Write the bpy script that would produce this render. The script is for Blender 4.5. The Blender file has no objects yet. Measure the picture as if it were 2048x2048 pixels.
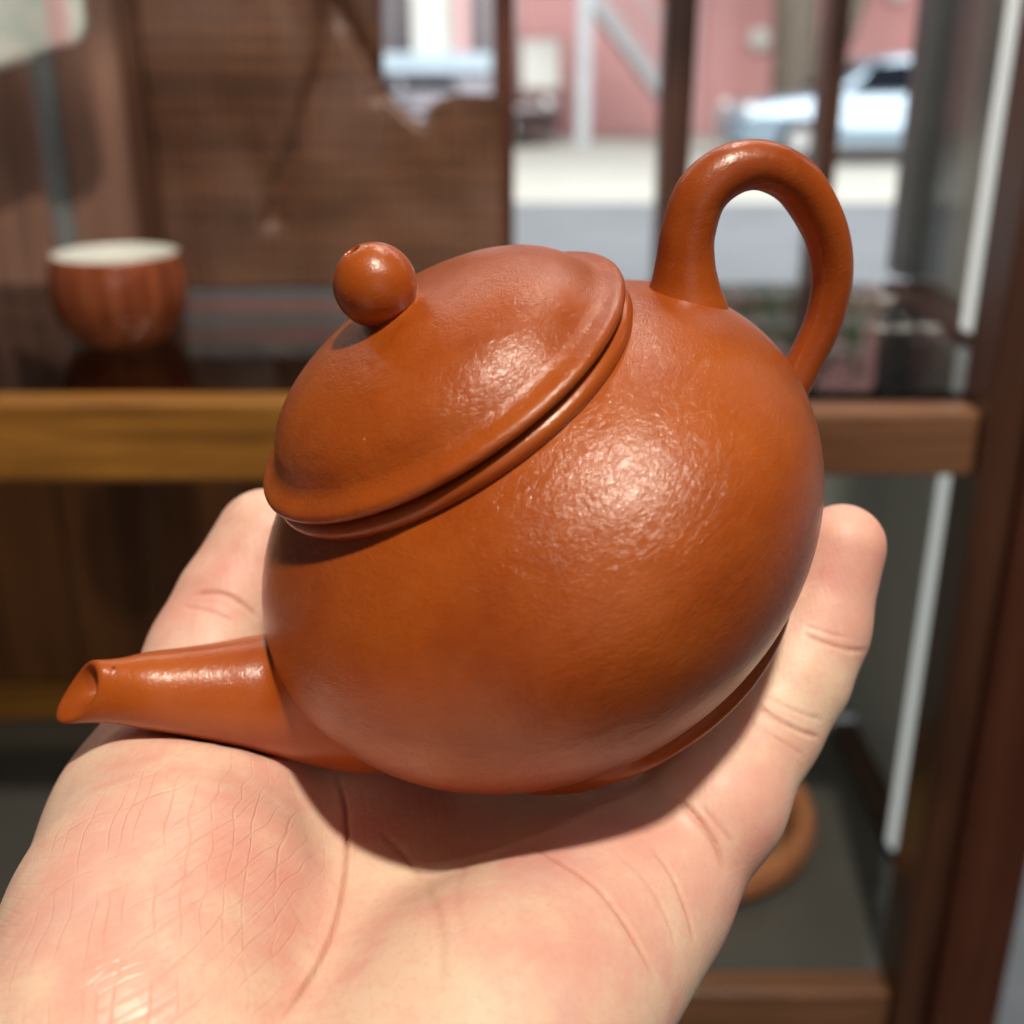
import bpy, bmesh, math, random
import numpy as np
from mathutils import Vector, Matrix
from mathutils.bvhtree import BVHTree
random.seed(4); rng = np.random.default_rng(4)
sc = bpy.context.scene
R_ = math.radians

# ------------------------------------------------------------------ camera, world, lamps, exposure
PITCH = R_(21.6); CAMZ = 1.5; FPX = 2319.0
cam_d = bpy.data.cameras.new('camera'); cam = bpy.data.objects.new('camera', cam_d)
sc.collection.objects.link(cam); sc.camera = cam
cam.location = (0, 0, CAMZ); cam.rotation_euler = (math.pi/2 - PITCH, 0, 0)
cam_d.sensor_width = 36; cam_d.lens = 36*FPX/2048
cam_d.clip_start = 0.01; cam_d.clip_end = 300
cam_d.dof.use_dof = True; cam_d.dof.focus_distance = 0.158; cam_d.dof.aperture_fstop = 14.0

w = bpy.data.worlds.new('World'); sc.world = w; w.use_nodes = True
bg = w.node_tree.nodes['Background']; bg.inputs[0].default_value = (1.0, 0.93, 0.9, 1); bg.inputs[1].default_value = 0.045

def lamp(name, kind, loc, target, power, col, **kw):
    d = bpy.data.lights.new(name, kind); d.energy = power; d.color = col
    for k, v in kw.items(): setattr(d, k, v)
    o = bpy.data.objects.new(name, d); sc.collection.objects.link(o); o.location = loc
    o.rotation_euler = (Vector(target)-Vector(loc)).to_track_quat('-Z', 'Y').to_euler()
    return o
POT = Vector((0.00275, 0.16614, CAMZ-0.06635))
WARM = (1.0, 0.88, 0.73)
lamp('ceiling_spot', 'SPOT', POT+Vector((0.10, -0.38, 0.92))*1.2, POT, 72, WARM, spot_size=R_(80), spot_blend=0.6, shadow_soft_size=0.04)
lamp('ceiling_spot', 'SPOT', POT+Vector((0.10, 0.50, 0.86))*1.2, POT, 8, WARM, spot_size=R_(95), spot_blend=0.6, shadow_soft_size=0.035)
lamp('ceiling_spot', 'SPOT', POT+Vector((0.46, -0.42, 0.78))*1.3, POT, 5, WARM, spot_size=R_(75), spot_blend=0.6, shadow_soft_size=0.03)
lamp('shop_room_light', 'AREA', (0.5, -1.6, 1.75), POT, 2.0, (1.0, 0.90, 0.90), shape='RECTANGLE', size=1.2, size_y=0.9)
lamp('cabinet_fill', 'AREA', (-0.05, 0.53, 1.775), (-0.02, 0.68, 1.40), 1.7, (1.0, 0.92, 0.84), shape='RECTANGLE', size=0.7, size_y=0.03)  # added fill without a known fixture, brightens the boards at the back
lamp('street_daylight', 'AREA', (3.5, 10.0, 9.5), (3.5, 15.5, 0), 4200, (1.0, 0.99, 0.97), shape='RECTANGLE', size=16, size_y=9)
sc.view_settings.view_transform = 'Standard'; sc.view_settings.look = 'None'
sc.view_settings.exposure = 0.0; sc.view_settings.gamma = 1.0

# ------------------------------------------------------------------ helpers
col = sc.collection
def link(o): col.objects.link(o); return o
def tag(o, label=None, cat=None, group=None, kind=None):
    if label: o['label'] = label
    if cat: o['category'] = cat
    if group: o['group'] = group
    if kind: o['kind'] = kind
    return o
def empty(name, loc=(0, 0, 0)):
    o = bpy.data.objects.new(name, None); o.location = loc; o.empty_display_size = 0.02; return link(o)
def mesh_obj(name, verts, faces, m=None, parent=None, smooth=True):
    me = bpy.data.meshes.new(name); me.from_pydata([tuple(map(float, v)) for v in verts], [], [tuple(map(int, f)) for f in faces])
    me.validate(); me.update()
    if m: me.materials.append(m)
    if smooth: me.polygons.foreach_set('use_smooth', [True]*len(me.polygons))
    o = bpy.data.objects.new(name, me); link(o)
    if parent: o.parent = parent
    return o
def bm_obj(name, bm, m, parent=None, smooth=False, loc=None):
    me = bpy.data.meshes.new(name); bmesh.ops.recalc_face_normals(bm, faces=bm.faces); bm.to_mesh(me); bm.free()
    me.materials.append(m)
    if smooth: me.polygons.foreach_set('use_smooth', [True]*len(me.polygons))
    o = bpy.data.objects.new(name, me); link(o)
    if parent: o.parent = parent
    if loc: o.location = loc
    return o
def box_bm(bm, x0, x1, y0, y1, z0, z1, bevel=0.0):
    b = bmesh.new(); bmesh.ops.create_cube(b, size=1)
    for v in b.verts: v.co = Vector(((x0+x1)/2+v.co.x*(x1-x0), (y0+y1)/2+v.co.y*(y1-y0), (z0+z1)/2+v.co.z*(z1-z0)))
    if bevel: bmesh.ops.bevel(b, geom=b.edges[:], offset=bevel, segments=2, affect='EDGES', profile=0.5)
    me = bpy.data.meshes.new('tmp'); b.to_mesh(me); b.free(); bm.from_mesh(me); bpy.data.meshes.remove(me)
def box(name, x0, x1, y0, y1, z0, z1, m, parent=None, bevel=0.0):
    bm = bmesh.new(); box_bm(bm, x0, x1, y0, y1, z0, z1, bevel); return bm_obj(name, bm, m, parent)
def catmull(P, n):
    P = np.asarray(P, float); Q = np.vstack([2*P[0]-P[1], P, 2*P[-1]-P[-2]]); out = []
    for i in range(1, len(Q)-2):
        for t in np.arange(n)/n:
            a, b, c, d = Q[i-1], Q[i], Q[i+1], Q[i+2]
            out.append(.5*((2*b)+(-a+c)*t+(2*a-5*b+4*c-d)*t*t+(-a+3*b-3*c+d)*t**3))
    out.append(P[-1]); return np.array(out)
def lathe(name, prof, m, parent=None, seg=96, scale=1.0):
    prof = np.asarray(prof, float)*scale; V = []; F = []; rows = []
    for r, z in prof:
        if r < 1e-7: rows.append([len(V)]); V.append((0, 0, z))
        else:
            rows.append(list(range(len(V), len(V)+seg)))
            for k in range(seg): a = 2*math.pi*k/seg; V.append((r*math.cos(a), r*math.sin(a), z))
    for a, b in zip(rows[:-1], rows[1:]):
        for k in range(seg):
            k2 = (k+1) % seg
            if len(a) == 1 and len(b) == 1: continue
            if len(a) == 1: F.append((a[0], b[k], b[k2]))
            elif len(b) == 1: F.append((a[k], b[0], a[k2]))
            else: F.append((a[k], b[k], b[k2], a[k2]))
    o = mesh_obj(name, V, F, m, parent)
    bm = bmesh.new(); bm.from_mesh(o.data); bmesh.ops.recalc_face_normals(bm, faces=bm.faces); bm.to_mesh(o.data); bm.free()
    return o
def rings(name, rr, m, parent=None, cap=True):
    seg = len(rr[0]); V = [v for r in rr for v in r]; F = []
    for i in range(len(rr)-1):
        for k in range(seg):
            k2 = (k+1) % seg; F.append((i*seg+k, (i+1)*seg+k, (i+1)*seg+k2, i*seg+k2))
    if cap: F.append(tuple(range(seg))[::-1]); F.append(tuple(range((len(rr)-1)*seg, len(rr)*seg)))
    o = mesh_obj(name, V, F, m, parent)
    bm = bmesh.new(); bm.from_mesh(o.data); bmesh.ops.recalc_face_normals(bm, faces=bm.faces); bm.to_mesh(o.data); bm.free()
    return o

# node helpers
class NT:
    def __init__(s, name):
        s.m = bpy.data.materials.new(name); s.m.use_nodes = True; s.t = s.m.node_tree; s.t.nodes.clear()
        s.out = s.n('ShaderNodeOutputMaterial'); s.b = s.n('ShaderNodeBsdfPrincipled'); s.l(s.b.outputs[0], s.out.inputs[0])
    def n(s, t, **kw):
        nd = s.t.nodes.new(t)
        for k, v in kw.items(): setattr(nd, k, v)
        return nd
    def l(s, a, b): s.t.links.new(a, b)
    def set(s, **kw):
        for k, v in kw.items():
            i = s.b.inputs[k.replace('_', ' ')]
            if hasattr(v, 'is_linked'): s.l(v, i)
            else: i.default_value = v if not (isinstance(v, tuple) and len(v) == 3 and len(i.default_value) == 4) else (*v, 1)
        return s
    def coord(s, scale=(1, 1, 1), rot=(0, 0, 0)):
        tc = s.n('ShaderNodeTexCoord'); mp = s.n('ShaderNodeMapping'); mp.inputs['Scale'].default_value = scale; mp.inputs['Rotation'].default_value = rot
        s.l(tc.outputs['Object'], mp.inputs['Vector']); return mp.outputs[0]
    def noise(s, vec, scale=5, detail=4, rough=0.5, dist=0.0, color=False):
        nd = s.n('ShaderNodeTexNoise'); s.l(vec, nd.inputs['Vector'])
        nd.inputs['Scale'].default_value = scale; nd.inputs['Detail'].default_value = detail; nd.inputs['Roughness'].default_value = rough; nd.inputs['Distortion'].default_value = dist
        return nd.outputs['Color' if color else 'Fac']
    def vor(s, vec, scale=5, feature='F1', rand=1.0, dims='3D'):
        nd = s.n('ShaderNodeTexVoronoi', voronoi_dimensions=dims, feature=feature)
        s.l(vec, nd.inputs['W' if dims == '1D' else 'Vector']); nd.inputs['Scale'].default_value = scale
        if 'Randomness' in nd.inputs: nd.inputs['Randomness'].default_value = rand
        return nd.outputs['Distance']
    def ramp(s, fac, stops, interp='LINEAR'):
        nd = s.n('ShaderNodeValToRGB'); nd.color_ramp.interpolation = interp; e = nd.color_ramp.elements
        while len(e) < len(stops): e.new(0.5)
        for el, (p, c) in zip(e, stops):
            el.position = p; el.color = (c, c, c, 1) if not isinstance(c, tuple) else (*c, 1)
        s.l(fac, nd.inputs[0]); return nd.outputs[0]
    def math(s, op, a, b=None, clamp=False):
        nd = s.n('ShaderNodeMath', operation=op, use_clamp=clamp)
        for i, x in enumerate((a, b)):
            if x is None: continue
            if hasattr(x, 'is_linked'): s.l(x, nd.inputs[i])
            else: nd.inputs[i].default_value = x
        return nd.outputs[0]
    def mix(s, fac, a, b, mode='MIX'):
        nd = s.n('ShaderNodeMix', data_type='RGBA', blend_type=mode)
        for i, x in ((0, fac), (6, a), (7, b)):
            if hasattr(x, 'is_linked'): s.l(x, nd.inputs[i])
            else: nd.inputs[i].default_value = (*x, 1) if isinstance(x, tuple) else x
        return nd.outputs[2]
    def bump(s, h, strength=0.3, dist=0.001, normal=None):
        nd = s.n('ShaderNodeBump'); nd.inputs['Strength'].default_value = strength; nd.inputs['Distance'].default_value = dist
        s.l(h, nd.inputs['Height'])
        if normal: s.l(normal, nd.inputs['Normal'])
        return nd.outputs[0]
def plain(name, c, rough=0.5, var=0.15, scale=30, **kw):
    t = NT(name); v = t.coord(); f = t.noise(v, scale, 5, 0.6)
    c1 = tuple(x*(1-var) for x in c); c2 = tuple(min(1, x*(1+var)) for x in c)
    t.set(Base_Color=t.ramp(f, [(0.3, c1), (0.7, c2)]), Roughness=rough)
    t.set(**kw); t.set(Normal=t.bump(f, 0.15, 0.3/scale)); return t.m
def wood(name, dark, light, rough=0.35, axis='z', scale=1.0, grain=1.0, coat=0.3):
    t = NT(name); s = [55, 55, 55]; s['xyz'.index(axis)] = 3.0
    v = t.coord(tuple(x*scale for x in s))
    f1 = t.noise(v, 1.2, 6, 0.65, 0.8); f2 = t.noise(v, 5.0, 4, 0.7, 0.3); f3 = t.noise(t.coord((3, 3, 3)), 2.5, 3)
    f = t.math('ADD', t.math('MULTIPLY', f1, 0.6), t.math('ADD', t.math('MULTIPLY', f2, 0.22*grain), t.math('MULTIPLY', f3, 0.25)))
    t.set(Base_Color=t.ramp(f, [(0.36, dark), (0.52, tuple((a+b)/2 for a, b in zip(dark, light))), (0.68, light)]), Roughness=rough)
    t.set(Coat_Weight=coat, Coat_Roughness=0.2, Normal=t.bump(f, 0.25, 0.0012)); return t.m

# ------------------------------------------------------------------ materials of the teapot
def clay(name, wrinkle=1.0):
    t = NT(name); v = t.coord()
    big = t.noise(v, 45, 4, 0.55); mid = t.noise(v, 260, 4, 0.6)
    c = t.ramp(big, [(0.28, (0.265, 0.045, 0.0035)), (0.5, (0.34, 0.065, 0.005)), (0.75, (0.405, 0.090, 0.008))])
    c = t.mix(t.math('MULTIPLY', t.ramp(mid, [(0.45, 0.0), (0.75, 1.0)]), 0.25), c, (0.40, 0.105, 0.02))
    # dark and pale grog specks
    d = t.vor(v, 170, 'F1'); rad = t.noise(v, 90, 1)
    speck = t.math('LESS_THAN', d, t.math('MULTIPLY', t.math('SUBTRACT', rad, 0.53), 0.22))
    c = t.mix(t.math('MULTIPLY', speck, 0.75), c, (0.10, 0.022, 0.008))
    v2 = t.coord((1, 1, 1), (0.4, 0.3, 1.0)); d2 = t.vor(v2, 140, 'F1'); rad2 = t.noise(v2, 80, 1)
    sp2 = t.math('LESS_THAN', d2, t.math('MULTIPLY', t.math('SUBTRACT', rad2, 0.55), 0.24))
    c = t.mix(t.math('MULTIPLY', sp2, 0.6), c, (0.72, 0.42, 0.2))
    # pear-skin wrinkles: short ridges lying round the pot
    vs = t.coord((1, 1, 1.9))
    warp = t.noise(vs, 240, 2, color=True)
    vv = t.n('ShaderNodeVectorMath', operation='SCALE'); t.l(warp, vv.inputs[0]); vv.inputs['Scale'].default_value = 0.0016
    va = t.n('ShaderNodeVectorMath', operation='ADD'); t.l(vs, va.inputs[0]); t.l(vv.outputs[0], va.inputs[1])
    r1 = t.noise(va.outputs[0], 950, 4, 0.66, 0.6); r2 = t.noise(va.outputs[0], 260, 2, 0.5, 0.5); r3 = t.noise(va.outputs[0], 2300, 3, 0.7)
    rid = t.math('ABSOLUTE', t.math('SUBTRACT', t.noise(va.outputs[0], 620, 3, 0.55, 0.8), 0.5))
    h = t.math('ADD', t.math('MULTIPLY', r1, 0.5), t.math('ADD', t.math('MULTIPLY', r2, 0.9), t.math('MULTIPLY', r3, 0.24)))
    h = t.math('ADD', h, t.math('MULTIPLY', t.math('MINIMUM', rid, 0.09), 1.6))
    h = t.math('SUBTRACT', h, t.math('MULTIPLY', speck, 0.6))
    t.set(Base_Color=c, Roughness=t.ramp(t.noise(v, 120, 3), [(0.3, 0.32), (0.7, 0.44)]), Specular_IOR_Level=0.3, Coat_Weight=0.62, Coat_Roughness=0.21)
    nb = t.bump(h, 0.62*wrinkle, 0.00025); t.set(Normal=nb, Coat_Normal=nb); return t.m
CLAY = clay('zisha_clay'); CLAYS = clay('zisha_clay_smooth', 0.5)

# ------------------------------------------------------------------ the teapot
RB = 0.045
MW = Matrix(((0.83324222, -0.24819491, -0.49407155), (0.18317958, 0.96703974, -0.17685978), (0.52168252, 0.05686321, 0.85124258)))
teapot = empty('teapot', POT); teapot.rotation_euler = MW.to_euler()
tag(teapot, 'orange brown clay teapot with ball knob and loop handle, held on the open palm', 'teapot')
AU, AL = 0.651, 0.785
pr = [(0, -0.60), (0.4, -0.60), (0.62, -0.60)]
for a in np.linspace(-0.86, 1.0, 90):
    if a < 0: pr.append((math.cos(a), AL*math.sin(a)))
    else:
        a2 = a*0.915; e = 0.965
        pr.append((math.cos(a2)**e, AU*math.sin(a2)**1.0))
pr = [p for p in pr if not (p[0] < 0.615 and p[1] > 0)]
pr += [(0.606, 0.513), (0.598, 0.520), (0.594, 0.54)]
body = lathe('body', pr, CLAY, teapot, 192, RB)
lathe('foot_ring', catmull([(0.60, -0.55), (0.680, -0.545), (0.697, -0.575), (0.703, -0.61), (0.690, -0.632), (0.66, -0.638), (0.61, -0.636), (0.585, -0.62), (0.58, -0.585)], 4), CLAYS, teapot, 160, RB)
lathe('neck_ring', catmull([(0.59, 0.498), (0.620, 0.500), (0.642, 0.511), (0.653, 0.530), (0.650, 0.550), (0.633, 0.564), (0.60, 0.567), (0.575, 0.564)], 5), CLAYS, teapot, 192, RB)
# lid: flange, dome, neck of the knob
ZF, HD, RD, ZK, RK = 0.597, 0.270, 0.598, 0.964, 0.1275
lp = [(0.56, 0.577), (0.618, 0.574), (0.645, 0.580), (0.659, 0.591), (0.663, 0.604), (0.657, 0.617), (0.643, 0.625), (0.624, 0.631), (0.604, 0.640), (0.587, 0.654), (0.577, 0.668)]
for a in np.linspace(0.32, 1.32, 24): lp.append((0.5905*math.cos(a)**0.86, 0.588+0.279*math.sin(a)**0.90))
lp += [(0.118, 0.8655), (0.096, 0.871), (0.084, 0.879), (0.079, 0.890), (0.077, 0.905)]
lid = lathe('lid', catmull(lp, 4), CLAY, teapot, 192, RB)
kp = [(0, ZK-0.06), (0.022, ZK-0.06), (0.0225, ZK+0.116), (0.026, ZK+0.1243)]
for a in np.linspace(1.34, -1.15, 48): kp.append((RK*math.cos(a), ZK+RK*math.sin(a)))
lathe('knob', kp, CLAYS, lid, 96, RB)
# handle
hc = [(0.745, 0.24, .165), (0.798, 0.330, .145), (0.834, 0.395, .114), (0.870, 0.462, .096), (0.920, 0.540, .087), (1.008, 0.622, .084), (1.109, 0.641, .0815), (1.207, 0.607, .0775), (1.281, 0.527, .078), (1.318, 0.43, .078),
      (1.327, 0.266, .073), (1.288, 0.12, .067), (1.198, -0.004, .064), (1.085, -0.092, .062), (0.99, -0.155, .066), (0.88, -0.22, .07)]
hs = catmull(hc, 9); T = np.gradient(hs[:, :2], axis=0); T /= np.linalg.norm(T, axis=1)[:, None]
rr = []
for (x, z, r), (tx, tz) in zip(hs, T):
    rr.append([((x+r*math.cos(a)*tz)*RB, 1.02*r*math.sin(a)*RB, (z-r*math.cos(a)*tx)*RB) for a in np.linspace(0, 2*math.pi, 49)[:-1]])
rings('handle', rr, CLAYS, teapot)
# spout, cut obliquely at the tip, bored through
def sring(cx, cz, vx, vz, lat):
    return np.array([(cx+vx*math.cos(a), lat*math.sin(a), cz+vz*math.cos(a)) for a in np.linspace(0, 2*math.pi, 65)[:-1]])
ax = [(-1.10, 0.0, .207), (-1.165, 0.055, .185), (-1.232, 0.112, .166), (-1.32, 0.19, .144), (-1.395, 0.256, .128)]
d = np.array([-0.755, 0.655]); e1 = np.array([0.655, 0.755])
def tb(t_, b_, lat): t_, b_ = np.array(t_), np.array(b_); c_ = (t_+b_)/2; v_ = (t_-b_)/2; return sring(c_[0], c_[1], v_[0], v_[1], lat)
cr = [tb((-.76, .14), (-.64, -.46), .28), tb((-.84, .19), (-.79, -.495), .31), tb((-.89, .215), (-.92, -.49), .325), tb((-.934, .206), (-1.055, -.385), .285)]
cr += [sring(x, z, e1[0]*r, e1[1]*r, r) for x, z, r in ax]
tip = sring(-1.560, 0.386, 0.119, 0.048, 0.076)
sq = np.sin(np.linspace(0, 2*math.pi, 65)[:-1])**2
sn = np.sin(np.linspace(0, 2*math.pi, 65)[:-1]); tip = tip+np.outer(0.036*sn-0.020*sq, np.array([d[0], 0, d[1]]))
mid = sring(-1.478, 0.324, 0.088, 0.072, 0.094)-np.outer(sq, np.array([d[0], 0, d[1]]))*0.010
cr = catmull(np.array(cr+[mid, tip]).reshape(len(cr)+2, -1), 5).reshape(-1, 64, 3)
def inner(s, dep, off=0.0):
    c = tip.mean(0); return c+(tip-c)*s+np.array([0.117, 0, 0.047])*off-np.array([d[0], 0, d[1]])*dep
cr = list(cr)+[inner(0.988, -0.004), inner(0.955, -0.0075), inner(0.89, -0.010), inner(0.80, -0.005, 0.03), inner(0.70, 0.006, 0.09), inner(0.60, 0.016, 0.18), inner(0.52, 0.032, 0.28), inner(0.48, 0.08, 0.32), inner(0.47, 0.20, 0.28), inner(0.47, 0.40, 0.10), inner(0.47, 0.60, 0.0)]
rings('spout', [[tuple(p*RB) for p in r] for r in cr], CLAYS, teapot)

# ------------------------------------------------------------------ the hand (one continuous skin from a blended distance field)
cP, sP = math.cos(PITCH), math.sin(PITCH)
def C(px, py, dep):      # a point at a known distance in front of the lens, in world metres
    x = (px-1024)/FPX*dep; y = (py-1024)/FPX*dep
    return np.array([x, dep*cP-y*sP, CAMZ-y*cP-dep*sP])
def Wm(x, y, z): return np.array([x, y, z])*1e-3+np.array([0, 0, CAMZ])
prims = []   # (a, b, ra, rb, k, group)
def cap(a, b, ra, rb, k=6.0, g=0): prims.append((np.array(a), np.array(b), ra*1e-3, rb*1e-3, k*1e-3, g))
# palm
wr = [Wm(-27, 66, -126), Wm(-37, 70, -127), Wm(-48, 75, -127), Wm(-59, 81, -126)]
mc = [Wm(20.5, 142, -117.5), Wm(6, 151, -121), Wm(-10, 162, -121.5), Wm(-27, 170, -119)]
for a, b, rb in zip(wr, mc, (12.2, 12.2, 12.6, 12.4)): cap(a, b, 14, rb, 12)
cap(Wm(-28, 76, -123), Wm(-3, 116, -118.5), 15.5, 15.5, 9); cap(Wm(-3, 116, -118.5), Wm(16, 139, -117), 15.5, 12, 9)
cap(Wm(-48, 72, -128), Wm(-150, -110, -150), 23, 33, 22); cap(Wm(-38, 66, -128), Wm(-135, -118, -150), 22, 32, 18)
cap(Wm(-50, 142, -118), Wm(-27, 168, -119), 9, 10, 14)
# fingers: little (beside the pot), ring, middle and index under and behind it
def finger(pts, rad, k=1.6):
    for (a, b), (ra, rb) in zip(zip(pts[:-1], pts[1:]), zip(rad[:-1], rad[1:])): cap(a, b, ra, rb, k)
finger([mc[0], C(1430, 1602, .179), C(1528, 1448, .1855), C(1586, 1352, .188), C(1632, 1258, .190), C(1684, 1094, .190)], [11.8, 10.4, 8.9, 8.7, 8.1, 7.1], 3)
finger([mc[1], Wm(17, 170, -119), Wm(27, 187, -114), Wm(36, 207, -101), Wm(41, 219, -87)], [12.2, 10.6, 9.8, 8.8, 7.6])
finger([mc[2], Wm(-3, 184, -119), Wm(4, 206, -113), Wm(12, 231, -99), Wm(16, 243, -83)], [12.6, 11, 10.2, 9, 7.8])
finger([mc[3], Wm(-23, 190, -117), Wm(-18, 212, -111), Wm(-13, 235, -98), Wm(-10, 247, -83)], [12.4, 10.8, 10, 8.8, 7.6])
# thumb and its ball
cap(C(470, 1210, .201), C(535, 1082, .204), 10.0, 9.3, 2); cap(C(425, 1312, .198), C(470, 1210, .201), 10.4, 10.0, 2)
cap(C(295, 1650, .184), C(425, 1312, .198), 12.3, 10.4, 3, 1); cap(C(230, 2110, .146), C(295, 1650, .184), 17.0, 12.3, 10, 1)
cap(C(385, 1545, .210), C(395, 1690, .1845), 14, 20, 4, 1); cap(C(395, 1690, .1845), C(350, 1870, .166), 19.5, 22, 9, 1); cap(C(350, 1870, .165), C(285, 2130, .148), 22.5, 23.5, 3, 1)
MWn = np.array(MW); POTn = np.array(POT)
def sd_cap(P, a, b, ra, rb):
    ab = b-a; t = np.clip((P-a)@ab/(ab@ab), 0, 1); return np.linalg.norm(P-a-t[:, None]*ab, axis=1)-(ra+(rb-ra)*t)
def smin(a, b, k): h = np.clip(0.5+0.5*(b-a)/k, 0, 1); return b+(a-b)*h-k*h*(1-h)
spc = [np.array([x, 0, z])*RB for x, z, r in ax]
def sd_pot(P):
    Q = (P-POTn)@MWn; q = Q.copy(); q[:, 2] = np.where(q[:, 2] < 0, q[:, 2]/AL, q[:, 2]/AU)
    n = np.linalg.norm(q, axis=1); g = np.where(Q[:, 2] < 0, AL, AU)
    grad = np.sqrt(q[:, 0]**2+q[:, 1]**2+(q[:, 2]/g)**2)/np.maximum(n, 1e-9); d_ = (n-RB)/grad
    d_ = np.maximum(d_, -0.60*RB-Q[:, 2])
    rr_ = np.hypot(Q[:, 0], Q[:, 1]); d_ = np.minimum(d_, np.maximum(rr_-0.703*RB, np.maximum(-0.638*RB-Q[:, 2], Q[:, 2]+0.3*RB)))
    for i in range(0, 4): d_ = np.minimum(d_, sd_cap(Q, spc[i], spc[i+1], ax[i][2]*RB, ax[i+1][2]*RB))
    return d_
def sdf(P, cull=0.02):
    D = [np.full(len(P), 1.0), np.full(len(P), 1.0)]
    for a, b, ra, rb, k, g in prims:
        m = max(ra, rb)+cull; lo = np.minimum(a, b)-m; hi = np.maximum(a, b)+m
        idx = np.nonzero(((P > lo) & (P < hi)).all(1))[0]
        if len(idx) == 0: continue
        D[g][idx] = smin(D[g][idx], sd_cap(P[idx], a, b, ra, rb), k)
    d_ = smin(D[0], D[1], 0.0035)
    near = np.nonzero(d_ < 0.02)[0]
    if len(near):
        dp = -(sd_pot(P[near])-0.0003); d_[near] = -smin(-d_[near], -dp, 0.002)
    return d_
H = 0.0009
lo = np.array([-0.125, -0.035, CAMZ-0.165]); hi = np.array([0.070, 0.262, CAMZ-0.060])
nn = np.ceil((hi-lo)/H).astype(int)
gx, gy, gz = [lo[i]+H*np.arange(nn[i]) for i in range(3)]
F3 = np.empty(nn, np.float32)
for i in range(0, nn[0], 24):
    s_ = slice(i, min(i+24, nn[0])); X, Y, Z = np.meshgrid(gx[s_], gy, gz, indexing='ij')
    F3[s_] = sdf(np.stack([X.ravel(), Y.ravel(), Z.ravel()], 1)).reshape(X.shape)
F3[:, 0, :] = np.maximum(F3[:, 0, :], 1e-4)
def surface_nets(F):
    s_ = F < 0; n = np.array(F.shape)-1
    acc = np.zeros((*n, 3), np.float32); cnt = np.zeros(n, np.float32)
    quads = []
    for axn in range(3):
        a = [slice(None)]*3; b = [slice(None)]*3; a[axn] = slice(0, -1); b[axn] = slice(1, None)
        Fa, Fb = F[tuple(a)], F[tuple(b)]; I = np.argwhere((Fa < 0) != (Fb < 0))
        t = Fa[tuple(I.T)]/(Fa[tuple(I.T)]-Fb[tuple(I.T)]); p = I.astype(np.float32); p[:, axn] += t
        u, v = [(1, 2), (2, 0), (0, 1)][axn]
        for du in (0, -1):
            for dv in (0, -1):
                J = I.copy(); J[:, u] += du; J[:, v] += dv; ok = ((J >= 0) & (J < n)).all(1)
                np.add.at(acc, tuple(J[ok].T), p[ok]); np.add.at(cnt, tuple(J[ok].T), 1)
        ok = (I[:, u] > 0) & (I[:, v] > 0) & (I[:, u] < n[u]) & (I[:, v] < n[v]); I = I[ok]
        q = []
        for du, dv in ((0, 0), (-1, 0), (-1, -1), (0, -1)):
            J = I.copy(); J[:, u] += du; J[:, v] += dv; q.append(np.ravel_multi_index(tuple(J.T), tuple(n)))
        q = np.stack(q, 1); inside = F[tuple(I.T)] < 0; q[~inside] = q[~inside][:, ::-1]; quads.append(q)
    Q = np.concatenate(quads); used = cnt.ravel() > 0; ids = np.cumsum(used)-1
    V = acc.reshape(-1, 3)[used]/cnt.ravel()[used][:, None]
    return V*H+lo, ids[Q]
V, Q = surface_nets(F3)
def subdivide(V, Q):
    E = np.sort(np.stack([Q, np.roll(Q, -1, 1)], 2).reshape(-1, 2), 1); U, inv = np.unique(E, axis=0, return_inverse=True); inv = inv.reshape(len(Q), 4)
    n = len(V); m = len(U); Vn = np.concatenate([V, V[U].mean(1), V[Q].mean(1)]); c = n+m+np.arange(len(Q))
    Qn = [np.stack([Q[:, k], n+inv[:, k], c, n+inv[:, (k+3) % 4]], 1) for k in range(4)]
    return Vn, np.concatenate(Qn)
def grad(P, h=0.0004):
    e = np.eye(3)*h; f0 = [sdf(P+e[i])-sdf(P-e[i]) for i in range(3)]; g = np.stack(f0, 1); return g/np.maximum(np.linalg.norm(g, axis=1), 1e-9)[:, None]
def smooth(V, Q, it, lam=0.5):
    E = np.unique(np.sort(np.stack([Q, np.roll(Q, -1, 1)], 2).reshape(-1, 2), 1), axis=0); deg = np.bincount(E.ravel(), minlength=len(V)).astype(float)[:, None]
    for _ in range(it):
        S = np.zeros_like(V); np.add.at(S, E[:, 0], V[E[:, 1]]); np.add.at(S, E[:, 1], V[E[:, 0]]); V = V+lam*(S/np.maximum(deg, 1)-V)
    return V
V = V.astype(np.float64)
V, Q = subdivide(V, Q)
V = smooth(V, Q, 4); g = grad(V); V = V-g*np.clip(sdf(V), -0.001, 0.001)[:, None]; V = smooth(V, Q, 14)
N = grad(V)
bvh = BVHTree.FromPolygons([tuple(v) for v in V], [tuple(q) for q in Q])
O = Vector((0, 0, CAMZ))
def on_skin(pts):
    out = []
    for px, py in pts:
        dvec = Vector(C(px, py, 1.0))-O; h = bvh.ray_cast(O, dvec.normalized())
        if h[0] is not None: out.append(np.array(h[0]))
    return np.array(out)
def seg_dist(P, L):
    best = np.full(len(P), 1.0); par = np.zeros(len(P)); n = len(L)-1
    for i in range(n):
        ab = L[i+1]-L[i]; t = np.clip((P-L[i])@ab/max(ab@ab, 1e-12), 0, 1); dd = np.linalg.norm(P-L[i]-t[:, None]*ab, axis=1)
        m = dd < best; best[m] = dd[m]; par[m] = (i+t[m])/n
    return best, par
disp = np.zeros(len(V)); flush = np.zeros(len(V)); dark = np.zeros(len(V))
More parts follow.
